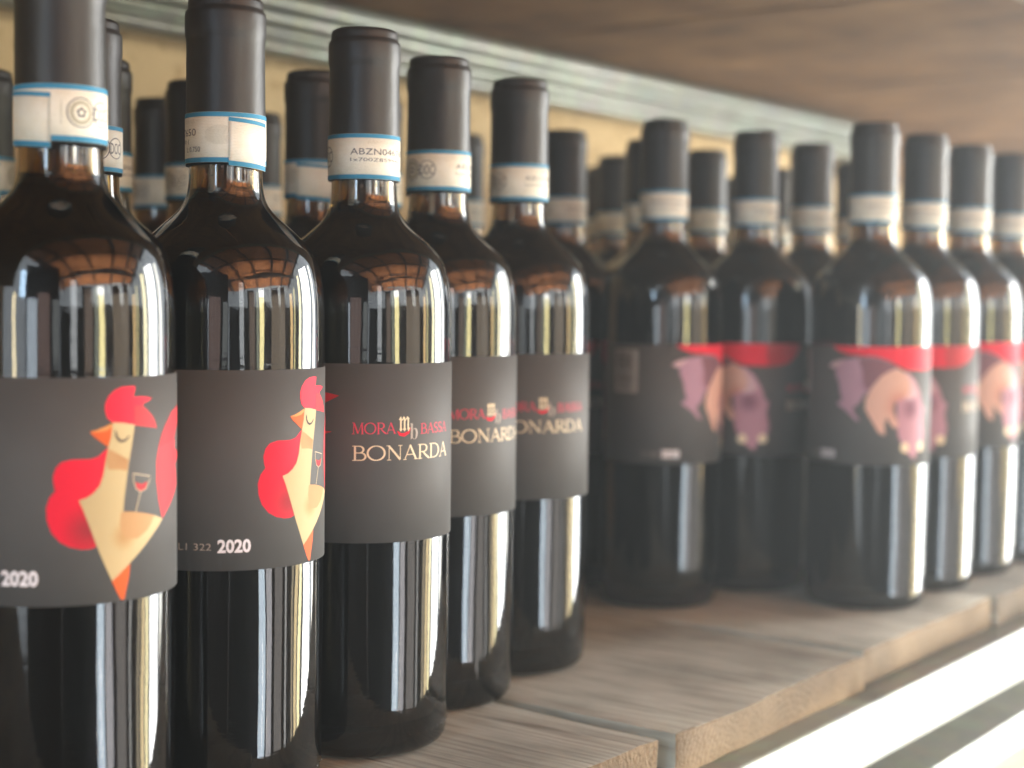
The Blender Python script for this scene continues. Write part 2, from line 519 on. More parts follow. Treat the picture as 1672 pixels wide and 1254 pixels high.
class Print:
    """flat artwork in (angle deg, z mm), cut into narrow strips and rolled onto the cylinder"""
    def __init__(s, r, scale):
        s.r, s.bm, s.mats, s.k = r, bmesh.new(), [], scale   # scale: mm per degree
        s.uv = s.bm.loops.layers.uv.new('print')
    def mi(s, m):
        if m not in s.mats: s.mats.append(m)
        return s.mats.index(m)
    def roll(s, verts, faces, mat, layer, step=3.0):
        b = bmesh.new()
        vv = [b.verts.new((x, y, 0)) for x, y in verts]
        for f in faces:
            try: b.faces.new([vv[i] for i in f])
            except ValueError: pass
        bmesh.ops.triangulate(b, faces=b.faces[:])
        lo = min(x for x, y in verts); hi = max(x for x, y in verts)
        c = math.floor(lo / step) * step + step
        while c < hi:
            bmesh.ops.bisect_plane(b, geom=b.verts[:] + b.edges[:] + b.faces[:], plane_co=(c, 0, 0), plane_no=(1, 0, 0), dist=1e-4)
            c += step
        idx = s.mi(mat)
        rr = s.r + .00003 * (layer + 1)
        mp = {v: s.bm.verts.new(cyl(rr, v.co.x, v.co.y)) for v in b.verts}
        for f in b.faces:
            f2 = s.bm.faces.new([mp[v] for v in f.verts])
            f2.normal_update()
            cen = f2.calc_center_median()
            if f2.normal.dot(Vector((cen.x, cen.y, 0))) < 0: f2.normal_flip()
            f2.material_index = idx
            f2.smooth = True
            for lp, v in zip(f2.loops, f.verts): pass
            for lp in f2.loops:
                co = lp.vert.co
                a = math.degrees(math.atan2(co.y, co.x))
                lp[s.uv].uv = (a * 0.66 / 100, co.z * 10)
        b.free()
    def poly(s, pts, mat, layer=0):
        s.roll(pts, [list(range(len(pts)))], mat, layer)
    def smooth_poly(s, pts, mat, layer=0, n=3):
        q = []
        N = len(pts)
        for i in range(N):
            p0, p1, p2, p3 = pts[i - 1], pts[i], pts[(i + 1) % N], pts[(i + 2) % N]
            for k in range(n):
                t = k / n
                q.append(tuple(0.5 * ((2 * p1[d]) + (-p0[d] + p2[d]) * t + (2*p0[d] - 5*p1[d] + 4*p2[d] - p3[d]) * t*t
                                      + (-p0[d] + 3*p1[d] - 3*p2[d] + p3[d]) * t**3) for d in (0, 1)))
        s.poly(q, mat, layer)
    def stroke(s, pts, wmm, mat, layer=0, taper=None):
        k = s.k
        P = [Vector((a * k, z)) for a, z in pts]
        L, R_ = [], []
        for i, p in enumerate(P):
            d = (P[min(i + 1, len(P) - 1)] - P[max(i - 1, 0)]).normalized()
            nrm = Vector((-d.y, d.x)) * (wmm / 2) * (taper[i] if taper else 1)
            L.append(p + nrm); R_.append(p - nrm)
        for i in range(len(P) - 1):
            q = [L[i], L[i + 1], R_[i + 1], R_[i]]
            s.poly([(v.x / k, v.y) for v in q], mat, layer)
    def disc(s, a, z, r, mat, layer=0, rin=0, n=28, ry=None):
        ry = ry or r
        pts = [(a + r * math.cos(2*PI*i/n) / s.k, z + ry * math.sin(2*PI*i/n)) for i in range(n)]
        if rin:
            q = [(a + rin * math.cos(2*PI*i/n) / s.k, z + (ry - r + rin) * math.sin(2*PI*i/n)) for i in range(n)]
            s.roll(pts + q, [(i, (i + 1) % n, n + (i + 1) % n, n + i) for i in range(n)], mat, layer)
        else:
            s.poly(pts, mat, layer)
    def text(s, body, a0, z0, height, mat, layer=0, width=None, a1=None, offset=0.0, spacing=1.0, shear=0.0):
        c = bpy.data.curves.new('lettering', 'FONT')
        c.body = body; c.size = 1; c.offset = offset; c.space_character = spacing; c.shear = shear
        c.resolution_u = 3
        o = bpy.data.objects.new('lettering', c)
        COL.objects.link(o)
        dg = bpy.context.evaluated_depsgraph_get()
        ev = o.evaluated_get(dg)
        m = ev.to_mesh()
        V = [(v.co.x, v.co.y) for v in m.vertices]
        F = [list(p.vertices) for p in m.polygons]
        ev.to_mesh_clear()
        bpy.data.objects.remove(o); bpy.data.curves.remove(c)
        if not V: return
        x0 = min(x for x, y in V); x1 = max(x for x, y in V)
        y0 = min(y for x, y in V); y1 = max(y for x, y in V)
        ky = height / (y1 - y0)
        kx = ((a1 - a0) / (x1 - x0)) if a1 is not None else ky / s.k
        s.roll([(a0 + (x - x0) * kx, z0 + (y - y0) * ky) for x, y in V], F, mat, layer)
    def mesh(s, name):
        me = bpy.data.meshes.new(name)
        s.bm.to_mesh(me); s.bm.free()
        for m in s.mats: me.materials.append(m)
        return me

def arc(cx, cy, rx, ry, a0, a1, n=14):
    return [(cx + rx * math.cos(rad(a0 + (a1 - a0) * i / n)), cy + ry * math.sin(rad(a0 + (a1 - a0) * i / n))) for i in range(n + 1)]
TK, TN = .125, .055       # thick and thin strokes of a light roman capital, cap height 1
def ser(x, y, wd=.13):    # a fine slab
    return ([(x - wd, y), (x + wd, y)], .045, None)
def bowl(x0, y0, y1, wdt):
    ym, ry = (y0 + y1) / 2, (y1 - y0) / 2
    pts = [(x0, y1)] + arc(x0 + wdt - ry * .95, ym, ry * .95, ry, 90, -90, 16) + [(x0, y0)]
    n = len(pts)
    return (pts, TK, [TN / TK + (1 - TN / TK) * math.sin(PI * i / (n - 1)) ** 2 for i in range(n)])
ROMAN = {
 'M': (1.02, [([(.16, .02), (.20, .98)], TN, None), ([(.20, .98), (.52, .05)], TK, None), ([(.52, .05), (.84, .98)], TN, None), ([(.84, .98), (.88, .02)], TK, None), ser(.15, .02), ser(.88, .02), ser(.15, .98, .09), ser(.89, .98, .09)]),
 'O': (.96, [(arc(.48, .5, .43, .48, 90, 450, 36), TK, [TN / TK + (1 - TN / TK) * abs(math.cos(rad(90 + 10 * i))) for i in range(37)])]),
 'R': (.80, [([(.18, .02), (.18, .98)], TK, None), bowl(.18, .48, .97, .46), ([(.36, .50), (.58, .22), (.80, .03)], TK * .95, [.7, 1, 1]), ser(.18, .02), ser(.14, .98, .09), ser(.82, .02, .06)]),
 'A': (.84, [([(.10, .02), (.42, 1.0)], TN, None), ([(.40, .99), (.76, .02)], TK, None), ([(.22, .34), (.62, .34)], TN, None), ser(.10, .02, .10), ser(.76, .02, .11)]),
 'B': (.76, [([(.18, .02), (.18, .98)], TK, None), bowl(.18, .52, .97, .42), bowl(.18, .03, .52, .52), ser(.12, .02, .08), ser(.12, .98, .08)]),
 'S': (.62, [(arc(.31, .735, .21, .235, 40, 250, 16) + arc(.31, .265, .23, .235, 70, -140, 16), TK, [TN / TK + (1 - TN / TK) * math.sin(PI * i / 33) for i in range(34)]), ([(.47, .80), (.49, .97)], TN, None), ([(.11, .20), (.10, .03)], TN, None)]),
 'N': (.94, [([(.18, .02), (.18, .98)], TN, None), ([(.16, .98), (.78, .03)], TK, None), ([(.78, .03), (.78, .98)], TN, None), ser(.18, .02, .11), ser(.78, .98, .11), ser(.12, .98, .08)]),
 'D': (.90, [([(.18, .02), (.18, .98)], TK, None), ([(.18, .97)] + arc(.40, .5, .42, .47, 90, -90, 20) + [(.18, .03)], TK, [TN / TK + (1 - TN / TK) * math.sin(PI * i / 22) ** 2 for i in range(23)]), ser(.12, .02, .08), ser(.12, .98, .08)]),
}
def roman(p, word, a0, a1, z0, height, mat, layer, weight=1.0):
    """light roman capitals drawn stroke by stroke"""
    total = sum(ROMAN[c][0] for c in word) - .06
    kx = (a1 - a0) / total
    x = 0
    for c in word:
        for j, (pts, wd, tp) in enumerate(ROMAN[c][1]):
            p.stroke([(a0 + (x + u) * kx, z0 + v * height) for u, v in pts], wd * height * weight, mat, layer + j * .4, tp)
        x += ROMAN[c][0]

def serif(t):
    return ''.join(chr(0x1D400 + ord(c) - 65) if 'A' <= c <= 'Z' else chr(0x1D41A + ord(c) - 97) if 'a' <= c <= 'z' else c for c in t)

LR = .0378
KL = LR * 1000 * PI / 180
# --- rooster label -------------------------------------------------
BREAST = [(21.8, 139.2), (16.9, 136.3), (13.0, 135.6), (9.1, 135.6), (4.3, 135.7), (-0.4, 134.9), (-3.2, 133.0), (-4.5, 130.1), (-4.0, 127.5), (-3.3, 125.9), (-6.1, 123.6), (-7.6, 120.4), (-7.3, 116.5), (-5.3, 112.6), (-1.5, 109.6), (3.2, 107.8), (8.9, 106.9), (12.8, 106.9), (15.8, 107.5), (12.8, 113.4), (9.5, 119.4), (7.4, 122.6), (10.9, 123.3), (14.4, 124.8), (17.4, 127.0), (19.2, 130.2), (20.3, 134.7)]
COMB = [(24.0, 147.0), (21.4, 148.5), (20.3, 150.8), (20.4, 153.1), (22.0, 155.3), (24.8, 157.1), (28.7, 158.2), (33.3, 158.4), (36.7, 158.3), (36.3, 156.6), (35.5, 154.9), (39.6, 154.9), (43.7, 154.7), (47.9, 154.1), (45.4, 153.3), (42.3, 152.7), (41.2, 152.0), (44.4, 150.5), (48.2, 148.5), (50.6, 146.4), (52.0, 144.1), (45.1, 144.8), (36.3, 145.7), (29.7, 146.7)]
COMB2 = [(36.3, 151.9), (41.2, 152.0), (44.4, 150.5), (48.2, 148.5), (50.6, 146.4), (52.0, 144.1), (45.1, 144.8), (36.3, 145.7)]
BEAK1 = [(12.7, 144.3), (16.0, 144.8), (20.0, 145.7), (23.7, 146.8), (24.0, 145.8), (21.1, 144.6), (17.0, 144.1)]
BEAK2 = [(12.7, 144.3), (17.0, 144.1), (21.1, 144.6), (24.0, 145.8), (23.2, 142.5), (21.8, 139.2), (18.0, 141.0), (14.5, 142.8)]
CREAM = [(24.2, 147.0), (29.7, 146.7), (36.3, 145.9), (35.4, 142.1), (33.8, 136.8), (32.6, 132.9), (31.4, 127.6), (30.2, 122.4), (29.6, 118.1), (35.5, 117.7), (42.1, 116.8), (49.6, 115.5), (56.9, 113.8), (53.1, 111.6), (48.0, 109.0), (42.1, 105.8), (35.5, 102.3), (29.5, 99.1), (23.4, 95.9), (20.8, 99.8), (16.8, 106.0), (12.8, 113.4), (9.5, 119.4), (7.4, 122.6), (10.9, 123.3), (14.4, 124.8), (17.4, 127.0), (19.2, 130.2), (20.3, 134.7), (21.8, 139.2), (23.2, 142.5)]
TANNECK = [(22.0, 138.6), (32.6, 134.7), (31.8, 131.2), (27.4, 131.8), (21.5, 132.0), (20.6, 134.7)]
TANBODY = [(29.6, 118.1), (35.5, 117.7), (42.1, 116.8), (49.6, 115.5), (47.2, 113.1), (44.2, 111.0), (38.0, 108.8), (31.9, 109.0), (28.4, 111.2), (27.6, 114.6), (28.3, 117.9)]
EYE = [(25.5, 144.4), (25.9, 142.6), (27.1, 141.3), (28.8, 140.8), (30.9, 141.1), (33.2, 142.4)]
LEG = [(23.4, 95.9), (29.5, 99.1), (33.4, 101.0), (32.8, 96.9), (31.2, 93.0), (30.0, 89.6), (28.3, 89.6), (26.1, 92.1)]
TAIL = [(56.9, 113.8), (53.5, 120.1), (51.7, 126.3), (51.7, 133.1), (53.6, 137.8), (59.1, 138.5), (66.8, 139.4), (74.5, 139.1), (73.5, 136.2), (82, 134.6), (92.0, 134.0), (83, 132.4), (74.5, 130.7), (77.7, 127.2), (79.0, 123.6), (72.1, 120.6), (63.9, 117.1)]
TAILTOP = [(53.6, 137.8), (54.7, 139.7), (56.6, 142.0), (60.3, 144.9), (68.5, 148.9), (82.4, 150.6), (96.4, 148.6), (86.0, 145.2), (77.5, 142.6), (72.2, 139.3), (59.1, 138.5)]
GLS = [(35.4, 130.1), (35.6, 127.4), (37.1, 125.0), (40.1, 123.9), (43.5, 124.6), (45.8, 126.8), (46.5, 128.6)]
WIN = [(36.6, 127.2), (40.8, 126.3), (44.7, 127.0), (43.3, 124.8), (40.1, 124.1), (37.5, 125.2)]

def rooster_art():
    p = Print(LR, KL)
    p.smooth_poly(BREAST[:19], I_RED, 1) if False else p.poly(BREAST, I_RED, 1)
    p.poly(COMB, I_RED2 if False else I_RED, 1)
    p.poly(COMB2, I_RED3, 2)
    p.poly(TAIL, I_RED2, 1)
    p.poly(TAILTOP, I_RED3, 2)
    p.poly(BEAK1, I_AMBER, 3)
    p.poly(BEAK2, I_ORANGE, 2)
    p.poly(CREAM, I_CREAM, 3)
    p.poly(TANNECK, I_TAN, 4)
    p.poly(TANBODY, I_TAN, 4)
    p.stroke(EYE, 0.75, I_DARK, 5, [.5, .9, 1.1, 1.1, .9, .5])
    p.poly(LEG, I_ORANGE, 2)
    p.stroke(GLS + [GLS[0]], 0.28, I_LINE, 3)
    p.poly(WIN, I_RED3, 2)
    p.stroke([(39.9, 123.9), (36.8, 117.6)], 0.32, I_LINE, 3)
    return p.mesh('rooster_print')

def barcode(p, a0, a1, z0, z1):
    p.poly([(a0, z0), (a1, z0), (a1, z1), (a0, z1)], I_GREY, 1)
    rnd = random.Random(3)
    z = z0 + 1.2
    while z < z1 - 1.2:
        t = rnd.choice((.25, .25, .5, .75))
        p.poly([(a0 + 2, z), (a1 - 5, z), (a1 - 5, z + t), (a0 + 2, z + t)], I_DARK, 2)
        z += t + rnd.choice((.3, .3, .6))

def logo(p, a, z0):
    """MORA mB BASSA over the wine's name, a = left end"""
    roman(p, 'MORA', a, a + 27.0, z0 + 10.2, 4.6, I_PINK, 1)
    p.text('\U0001D52A', a + 29.4, z0 + 11.0, 6.2, I_TEXT, 2, a1=a + 37.2, offset=0.012)
    p.stroke([(a + 28.6, z0 + 11.2), (a + 30.2, z0 + 9.9), (a + 33.0, z0 + 9.6), (a + 36.2, z0 + 10.6), (a + 37.4, z0 + 12.4)], 1.2, I_RED, 1, [.3, 1, 1.2, .9, .3])
    p.text(serif('b'), a + 37.0, z0 + 7.6, 6.6, I_GREY, 3, a1=a + 43.0, offset=-0.008)
    roman(p, 'BASSA', a + 45.0, a + 72.6, z0 + 9.7, 4.3, I_PINK, 1)

def lot_text(p, a_lot0, a_lot1, a_y0, a_y1, z):
    p.text('L1 322', a_lot0, z + 1.0, 2.5, I_GREY, 1, a1=a_lot1)
    p.text('2020', a_y0, z, 5.0, I_WHITE, 1, a1=a_y1, offset=0.035)

def rooster_lettering():
    p = Print(LR, KL)
    logo(p, 104, 123.0)
    roman(p, 'BONARDA', 104, 177, 122.5, 6.0, I_TEXT, 1, 1.12)
    return p.mesh('lettering')

# --- pig label -----------------------------------------------------
PTAIL = [(-39.7, 148.8), (-35.0, 151.5), (-24.5, 153.3), (-26.1, 150.7), (-33.0, 147.5)]
PBODY = [(-24.5, 153.3), (-10.3, 154.6), (1.6, 155.2), (13.7, 153.8), (26.6, 148.9), (23.3, 146.8), (14.0, 144.8), (5.1, 139.7), (-0.6, 133.5), (-4.4, 132.5), (-6.4, 129.4), (-10.8, 125.2), (-14.6, 124.1), (-12.2, 120.1), (-7.4, 115.7), (-12.0, 116.6), (-18.4, 120.9), (-30.3, 126.1), (-24.4, 128.9), (-27.1, 133.9), (-28.2, 138.9), (-31.9, 143.9), (-31.2, 149.0)]
PBACK = [(-10.3, 154.0), (1.6, 154.7), (13.7, 153.3), (26.0, 148.9), (14.0, 145.0), (5.1, 140.0), (-0.6, 134.5), (-4.5, 137.5), (-6.3, 146.5)]
PEACH = [(26.6, 148.4), (35.5, 144.8), (40.6, 137.7), (38.0, 131.6), (24.1, 127.7), (22.7, 123.6), (28.0, 114.5), (26.4, 111.5), (21.5, 113.5), (16.5, 118.6), (15.1, 115.5), (15.4, 107.4), (9.2, 109.4), (3.0, 116.4), (-3.2, 123.4), (-2.7, 129.4), (2.3, 136.6), (11.0, 143.8), (18.6, 146.8)]
PHEAD = [(26.1, 134.3), (30, 146.3), (36.8, 146.5), (46.5, 141.3), (53.1, 134.0), (57.5, 125.5), (61.6, 124.4), (59.4, 116.9), (62.2, 108.4), (60.7, 102.0), (51.0, 97.7), (48.0, 92.6), (43.1, 94.3), (35.0, 98.4), (28.1, 107.9), (27.0, 118.6)]
PHEADHL = [(30, 144.8), (36.8, 145.6), (44.9, 140.3), (50.0, 132.9), (43.7, 129.6), (34, 129.4)]
PRED = [(-36, 161.3), (-29.9, 158.7), (-19.7, 156.6), (-4.4, 155.9), (7.6, 155.3), (19.9, 152.4), (29.9, 148.9), (37.2, 147.6), (46, 147.2), (60, 147.0), (73.1, 147.5), (84, 149.8), (92, 153.6), (97, 157.6), (99, 161.3)]

def pig_art():
    p = Print(LR, KL)
    p.poly(PRED, I_RED, 0)
    p.poly([(60, 147.1), (73.1, 147.6), (84, 149.9), (92, 153.7), (97, 157.7), (99, 161.2), (58, 161.2)], I_RED3, 1)
    p.poly(PTAIL, I_HEAD2, 1)
    p.poly(PBODY, I_MAUVE, 1)
    p.poly(PBACK, I_MAUVE2, 2)
    p.poly(PHEAD, I_HEAD, 3)
    p.poly(PHEADHL, I_HEAD2, 4)
    p.poly(PEACH, I_PEACH, 5)
    p.disc(35.7, 100.1, 3.1, I_TEXT, 6)
    p.disc(55.8, 100.4, 3.1, I_TEXT, 6)
    return p.mesh('pig_print')

def pig_lettering():
    p = Print(LR, KL)
    logo(p, 80, 120.5)
    roman(p, 'BONARDA', 80, 150, 118.8, 5.6, I_TEXT, 1, 1.12)
    return p.mesh('lettering')

def small(name, fn, *a):
    p = Print(LR, KL)
    fn(p, *a)
    return p.mesh(name)
ART = {'rooster': [('rooster_print', rooster_art()), ('lettering', rooster_lettering()),
                   ('vintage_print', small('vintage_print', lot_text, -51.5, -33.0, -29.7, -11.5, 95.5)),
                   ('barcode', small('barcode', barcode, -79, -52.2, 134, 157))],
       'pig': [('pig_print', pig_art()), ('lettering', pig_lettering()),
               ('vintage_print', small('vintage_print', lot_text, -66, -50, -48, -31, 92.8)),
               ('barcode', small('barcode', barcode, -97, -71, 132, 158))]}
me_label = sheet('front_label', LR, -112, 196, 89.0, 161.5, 2.2)

# --- neck seal -----------------------------------------------------
SR = .01515
KS = SR * 1000 * PI / 180
me_seal = sheet('paper_seal', SR, -110, 250, 237.7, 256.2, 5.0)
me_over = sheet('seal_overlap', SR + .00022, -160, -91, 236.6, 254.4, 5.0, slope=-1.2)

def seal_bands():
    p = Print(SR, KS)
    for a0, a1 in [(-110 + 30 * i, -80 + 30 * i) for i in range(12)]:
        for z0, z1 in ((237.75, 239.5), (254.5, 256.15)):
            p.roll([(a0, z0), (a1, z0), (a1, z1), (a0, z1)], [(0, 1, 2, 3)], SEALBLUE, 0, 5)
    return p.mesh('blue_band')
def over_bands():
    p = Print(SR + .00024, KS)
    n = 6
    for i in range(n):
        t0, t1 = i / n, (i + 1) / n
        a0, a1 = -160 + 69 * t0, -160 + 69 * t1
        for z0, z1 in ((236.65, 238.4), (252.9, 254.35)):
            p.roll([(a0, z0 - 1.2 * t0), (a1, z0 - 1.2 * t1), (a1, z1 - 1.2 * t1), (a0, z1 - 1.2 * t0)], [(0, 1, 2, 3)], SEALBLUE, 0, 5)
    return p.mesh('blue_band')
def seal_print():
    p = Print(SR, KS)
    p.disc(-21, 247.2, 4.3, SEALINK, 1, rin=3.95)
    p.text('DOC', -33.5, 244.9, 4.4, SEALINK, 1, a1=-8.6)
    p.disc(-53.5, 247.2, 5.0, SEALINK, 1, rin=4.6)
    p.disc(-53.5, 247.2, 4.0, SEALFAINT, 1, rin=2.6)
    p.disc(-53.5, 247.2, 1.5, SEALINK, 1, rin=1.1)
    for k in range(5):
        an = 2 * PI * k / 5 + PI / 2
        p.poly([(-53.5 + 2.1 * math.cos(an) / KS, 247.2 + 2.1 * math.sin(an)), (-53.5 + 1.0 * math.cos(an + .6) / KS, 247.2 + 1.0 * math.sin(an + .6)),
                (-53.5 + 1.0 * math.cos(an - .6) / KS, 247.2 + 1.0 * math.sin(an - .6))], SEALINK, 2)
    for s_ in (-1, 1):
        p.stroke([(-53.5 + s_ * 5, 243.6), (-53.5 + s_ * 11.5, 245.6), (-53.5 + s_ * 12.5, 248.2), (-53.5 + s_ * 9.5, 250.4)], .9, SEALFAINT, 1, [.6, 1, 1, .5])
    p.stroke([(-79, 243), (-78.6, 251)], .25, SEALFAINT, 1)
    p.text('ABZN0467650', 32, 247.6, 2.6, SEALINK, 1, a1=150)
    p.text('1x700Z859940 (', 32, 244.4, 1.9, SEALINK, 1, a1=134)
    p.text('L 0.750', 128, 241.6, 1.9, SEALINK, 1, a1=158)
    for r in range(4):
        for k in range(14):
            a = 60 + 6.4 * k
            if r < 1: p.stroke([(a, 252.2), (a + 2.2, 253.6), (a + 4.4, 252.2)], .14, SEALFAINT, 1)
    for k in range(24):
        a = 166 + 1.9 * k
        h = 3.6 * math.sqrt(max(0.0, 1 - ((a - 188) / 24) ** 2))
        if h > .3:
            p.stroke([(a, 247.8 - h), (a + 2.4, 247.8), (a, 247.8 + h)], .13, SEALFAINT, 1)
    return p.mesh('seal_print')
me_bands, me_obands, me_sprint = seal_bands(), over_bands(), seal_print()

def heel_dots():
    bm = bmesh.new()
    for k in range(30):
        a = rad(-105 + 7.0 * k)
        for z in (.0088,):
            m4 = Matrix.Translation((.03675 * math.cos(a), .03675 * math.sin(a), z)) @ Matrix.Diagonal((1, 1, .8, 1))
            bmesh.ops.create_icosphere(bm, subdivisions=1, radius=.00055, matrix=m4)
    for f in bm.faces: f.smooth = True
    me = bpy.data.meshes.new('heel_dots')
    bm.to_mesh(me); bm.free()
    me.materials.append(GLASS)
    return me
me_dots = heel_dots()
for me, m in ((me_glass, GLASS), (me_wine, WINE), (me_caps, CAPS), (me_label, LABEL), (me_seal, SEAL), (me_over, SEAL)):
    me.materials.append(m)

# ------------------------------------------------------------------ the place: wall, shelves, roof
STEEL = m_steel()
WOOD_TOP = m_wood('weathered_plank', True, (srgb(150, 158, 154), srgb(180, 188, 184), srgb(197, 205, 201)))
WOOD_END = m_wood('end_grain', False, (srgb(98, 86, 68), srgb(124, 109, 86), srgb(148, 132, 106)), ring=300, bumpy=0.9, rough=0.8)
WOOD_UP = m_wood('brown_plank', True, (srgb(98, 70, 42), srgb(130, 97, 61), srgb(152, 119, 80)), ring=200)
WOOD_ROOF = m_wood('roof_timber', True, (srgb(176, 112, 62), srgb(200, 132, 78), srgb(216, 154, 98)), ring=120)
RAFTER = m_wood('rafter_timber', True, (srgb(42, 30, 22), srgb(54, 38, 28), srgb(66, 46, 33)), ring=120)
BROWN = m_wood('brown_timber', True, (srgb(84, 56, 42), srgb(106, 74, 56), srgb(124, 90, 70)), ring=120)
PLASTER, GROUND = m_plaster(), m_ground()

def plank_mesh(name, wx, ly, tz, seed, bevel=.0018, rough=.0006):
    """box, x -wx/2..wx/2, y 0..ly, z -tz..0, worn edges; end faces get slot 1"""
    rnd = random.Random(seed)
    bm = bmesh.new()
    bmesh.ops.create_cube(bm, size=1)
    for v in bm.verts:
        v.co = Vector((v.co.x * wx, (v.co.y + .5) * ly, (v.co.z - .5) * tz))
    ends = [e for e in bm.edges if abs(e.verts[0].co.y - e.verts[1].co.y) > ly * .5]
    bmesh.ops.subdivide_edges(bm, edges=ends, cuts=14, use_grid_fill=True)
    along = [e for e in bm.edges if abs(e.verts[0].co.x - e.verts[1].co.x) > wx * .5]
    bmesh.ops.subdivide_edges(bm, edges=along, cuts=12, use_grid_fill=True)
    sharp = [e for e in bm.edges if len(e.link_faces) == 2 and e.calc_face_angle(0) > 1.0]
    bmesh.ops.bevel(bm, geom=sharp, offset=bevel, segments=2, profile=.6, affect='EDGES')
    ph = [rnd.uniform(0, 6.28) for _ in range(6)]
    for v in bm.verts:
        x, y, z = v.co
        side = 1 if abs(x) > wx * .49 else 0
        v.co.x += side * rough * 1.6 * (math.sin(y * 31 + ph[0]) + .6 * math.sin(y * 83 + ph[1]))
        if z > -tz * .3:
            v.co.z += rough * .5 * (math.sin(y * 23 + x * 40 + ph[2]) + math.sin(x * 55 + ph[3]))
        if y < .004 and wx > .1:
            v.co.y += rnd.uniform(-.0004, .0009)
            v.co.y += rough * .5 * (math.sin(x * 40 + ph[4]) + .5 * math.sin(x * 190 + z * 300 + ph[5]))
    for f in bm.faces:
        f.smooth = True
    for e in bm.edges:
        if len(e.link_faces) == 2 and e.calc_face_angle(0) > .7: e.smooth = False
    bm.normal_update()
    for f in bm.faces:
        f.material_index = 1 if abs(f.normal.y) > .6 else 0
    me = bpy.data.meshes.new(name)
    bm.to_mesh(me); bm.free()
    return me

def rail_mesh(name, prof, x0, x1):
    """closed steel section (y,z) run along x"""
    bm = bmesh.new()
    a = [bm.verts.new((x0, y, z)) for y, z in prof]
    b = [bm.verts.new((x1, y, z)) for y, z in prof]
    n = len(prof)
    for i in range(n):
        bm.faces.new((a[i], a[(i + 1) % n], b[(i + 1) % n], b[i]))
    bm.faces.new(a[::-1]); bm.faces.new(b)
    bmesh.ops.recalc_face_normals(bm, faces=bm.faces[:])
    ed = [e for e in bm.edges if abs(e.verts[0].co.x - e.verts[1].co.x) > .01]
    bmesh.ops.bevel(bm, geom=ed, offset=.0012, segments=2, profile=.5, affect='EDGES')
    for f in bm.faces: f.smooth = True
    for e in bm.edges:
        if len(e.link_faces) == 2 and e.calc_face_angle(0) > .9: e.smooth = False
    me = bpy.data.meshes.new(name)
    bm.to_mesh(me); bm.free()
    return me

WALL_Y = 0.462
def box(name, x0, x1, y0, y1, z0, z1, mat, parent=None):
    bm = bmesh.new()
    bmesh.ops.create_cube(bm, size=1)
    for v in bm.verts:
        v.co = Vector(((v.co.x + .5) * (x1 - x0) + x0, (v.co.y + .5) * (y1 - y0) + y0, (v.co.z + .5) * (z1 - z0) + z0))
    me = bpy.data.meshes.new(name)
    bm.to_mesh(me); bm.free()
    return obj(name, me, mat, parent)

tag(box('wall', -3.0, 4.0, WALL_Y, WALL_Y + .2, -1.0, 2.62, PLASTER), kind='structure')
tag(box('ground', -4.2, 5.2, -7.0, .7, -1.1, -1.0, GROUND), kind='structure')

# lower shelf: planks running front to back on a steel rail
shelf = tag(empty('wooden_shelf', (0, 0, -.02)), 'weathered plank shelf with a steel front rail, carrying all the bottles', 'shelf')
TZ = .0195
x = -.829
joints = []
k = 0
while x < 2.2:
    wdt = .2005 - (.012 if abs(x - .374) < .02 else .004)
    me = plank_mesh('plank', wdt, .452, TZ, 20 + k, bevel=.0011, rough=.0006)
    o = obj('plank', me, [WOOD_TOP, WOOD_END], shelf)
    dz = random.uniform(-.0012, .0)
    dy = random.uniform(-.002, .003)
    o.location = (x + wdt / 2 + .001, dy, .02 + dz)
    x += .2005
    k += 1
front_prof = [(.016, -.0205), (-.0135, -.0205), (-.0155, -.0225), (-.0155, -.053), (.014, -.057), (.014, -.073), (-.0155, -.076), (-.0155, -.098), (-.002, -.100), (.016, -.100)]
fr = obj('front_rail', rail_mesh('front_rail', [(y, z + .0205 - .0205 + .0) for y, z in front_prof], -1.0, 2.6), STEEL, shelf)
fr.location = (0, 0, .02)

# upper shelf, seen from below, with its back and front rails
UZ = .397
upper = tag(empty('upper_shelf', (0, 0, UZ)), 'brown plank shelf overhead with galvanised rail along its back edge', 'shelf')
x = -.80
k = 0
while x < 2.5:
    me = plank_mesh('plank', .197, .43, .022, 60 + k, bevel=.0018, rough=.0005)
    o = obj('plank', me, [WOOD_UP, WOOD_END], upper)
    o.location = (x + .1, .026 + random.uniform(-.002, .002), .022 + random.uniform(0, .002))
    x += .2
    k += 1
back_prof = [(.436, .0), (.424, .0), (.420, -.004), (.420, -.012), (.428, -.017), (.428, -.024), (.420, -.028), (.420, -.031), (.424, -.035), (.420, -.038), (.420, -.042), (.424, -.045), (.436, -.045)]
obj('back_rail', rail_mesh('back_rail', back_prof, -.9, 1.69), STEEL, upper)
up_front = [(.026, -.001), (.005, -.001), (.003, -.004), (.003, .026), (.010, .029), (.010, .036), (.003, .040), (.003, .056), (.014, .058), (.014, .028), (.026, .024)]
obj('front_rail', rail_mesh('front_rail', [(y, z) for y, z in up_front], -.9, 2.6), STEEL, upper)

bb = plank_mesh('back_board', .062, .92, .016, 97)
bo = obj('back_board', bb, [WOOD_UP, WOOD_END], upper)
bo.rotation_euler = (0, rad(90), rad(-90))
bo.location = (1.70, .432, -.031)
tag(bo, label='brown board behind the necks where the steel rail ends')

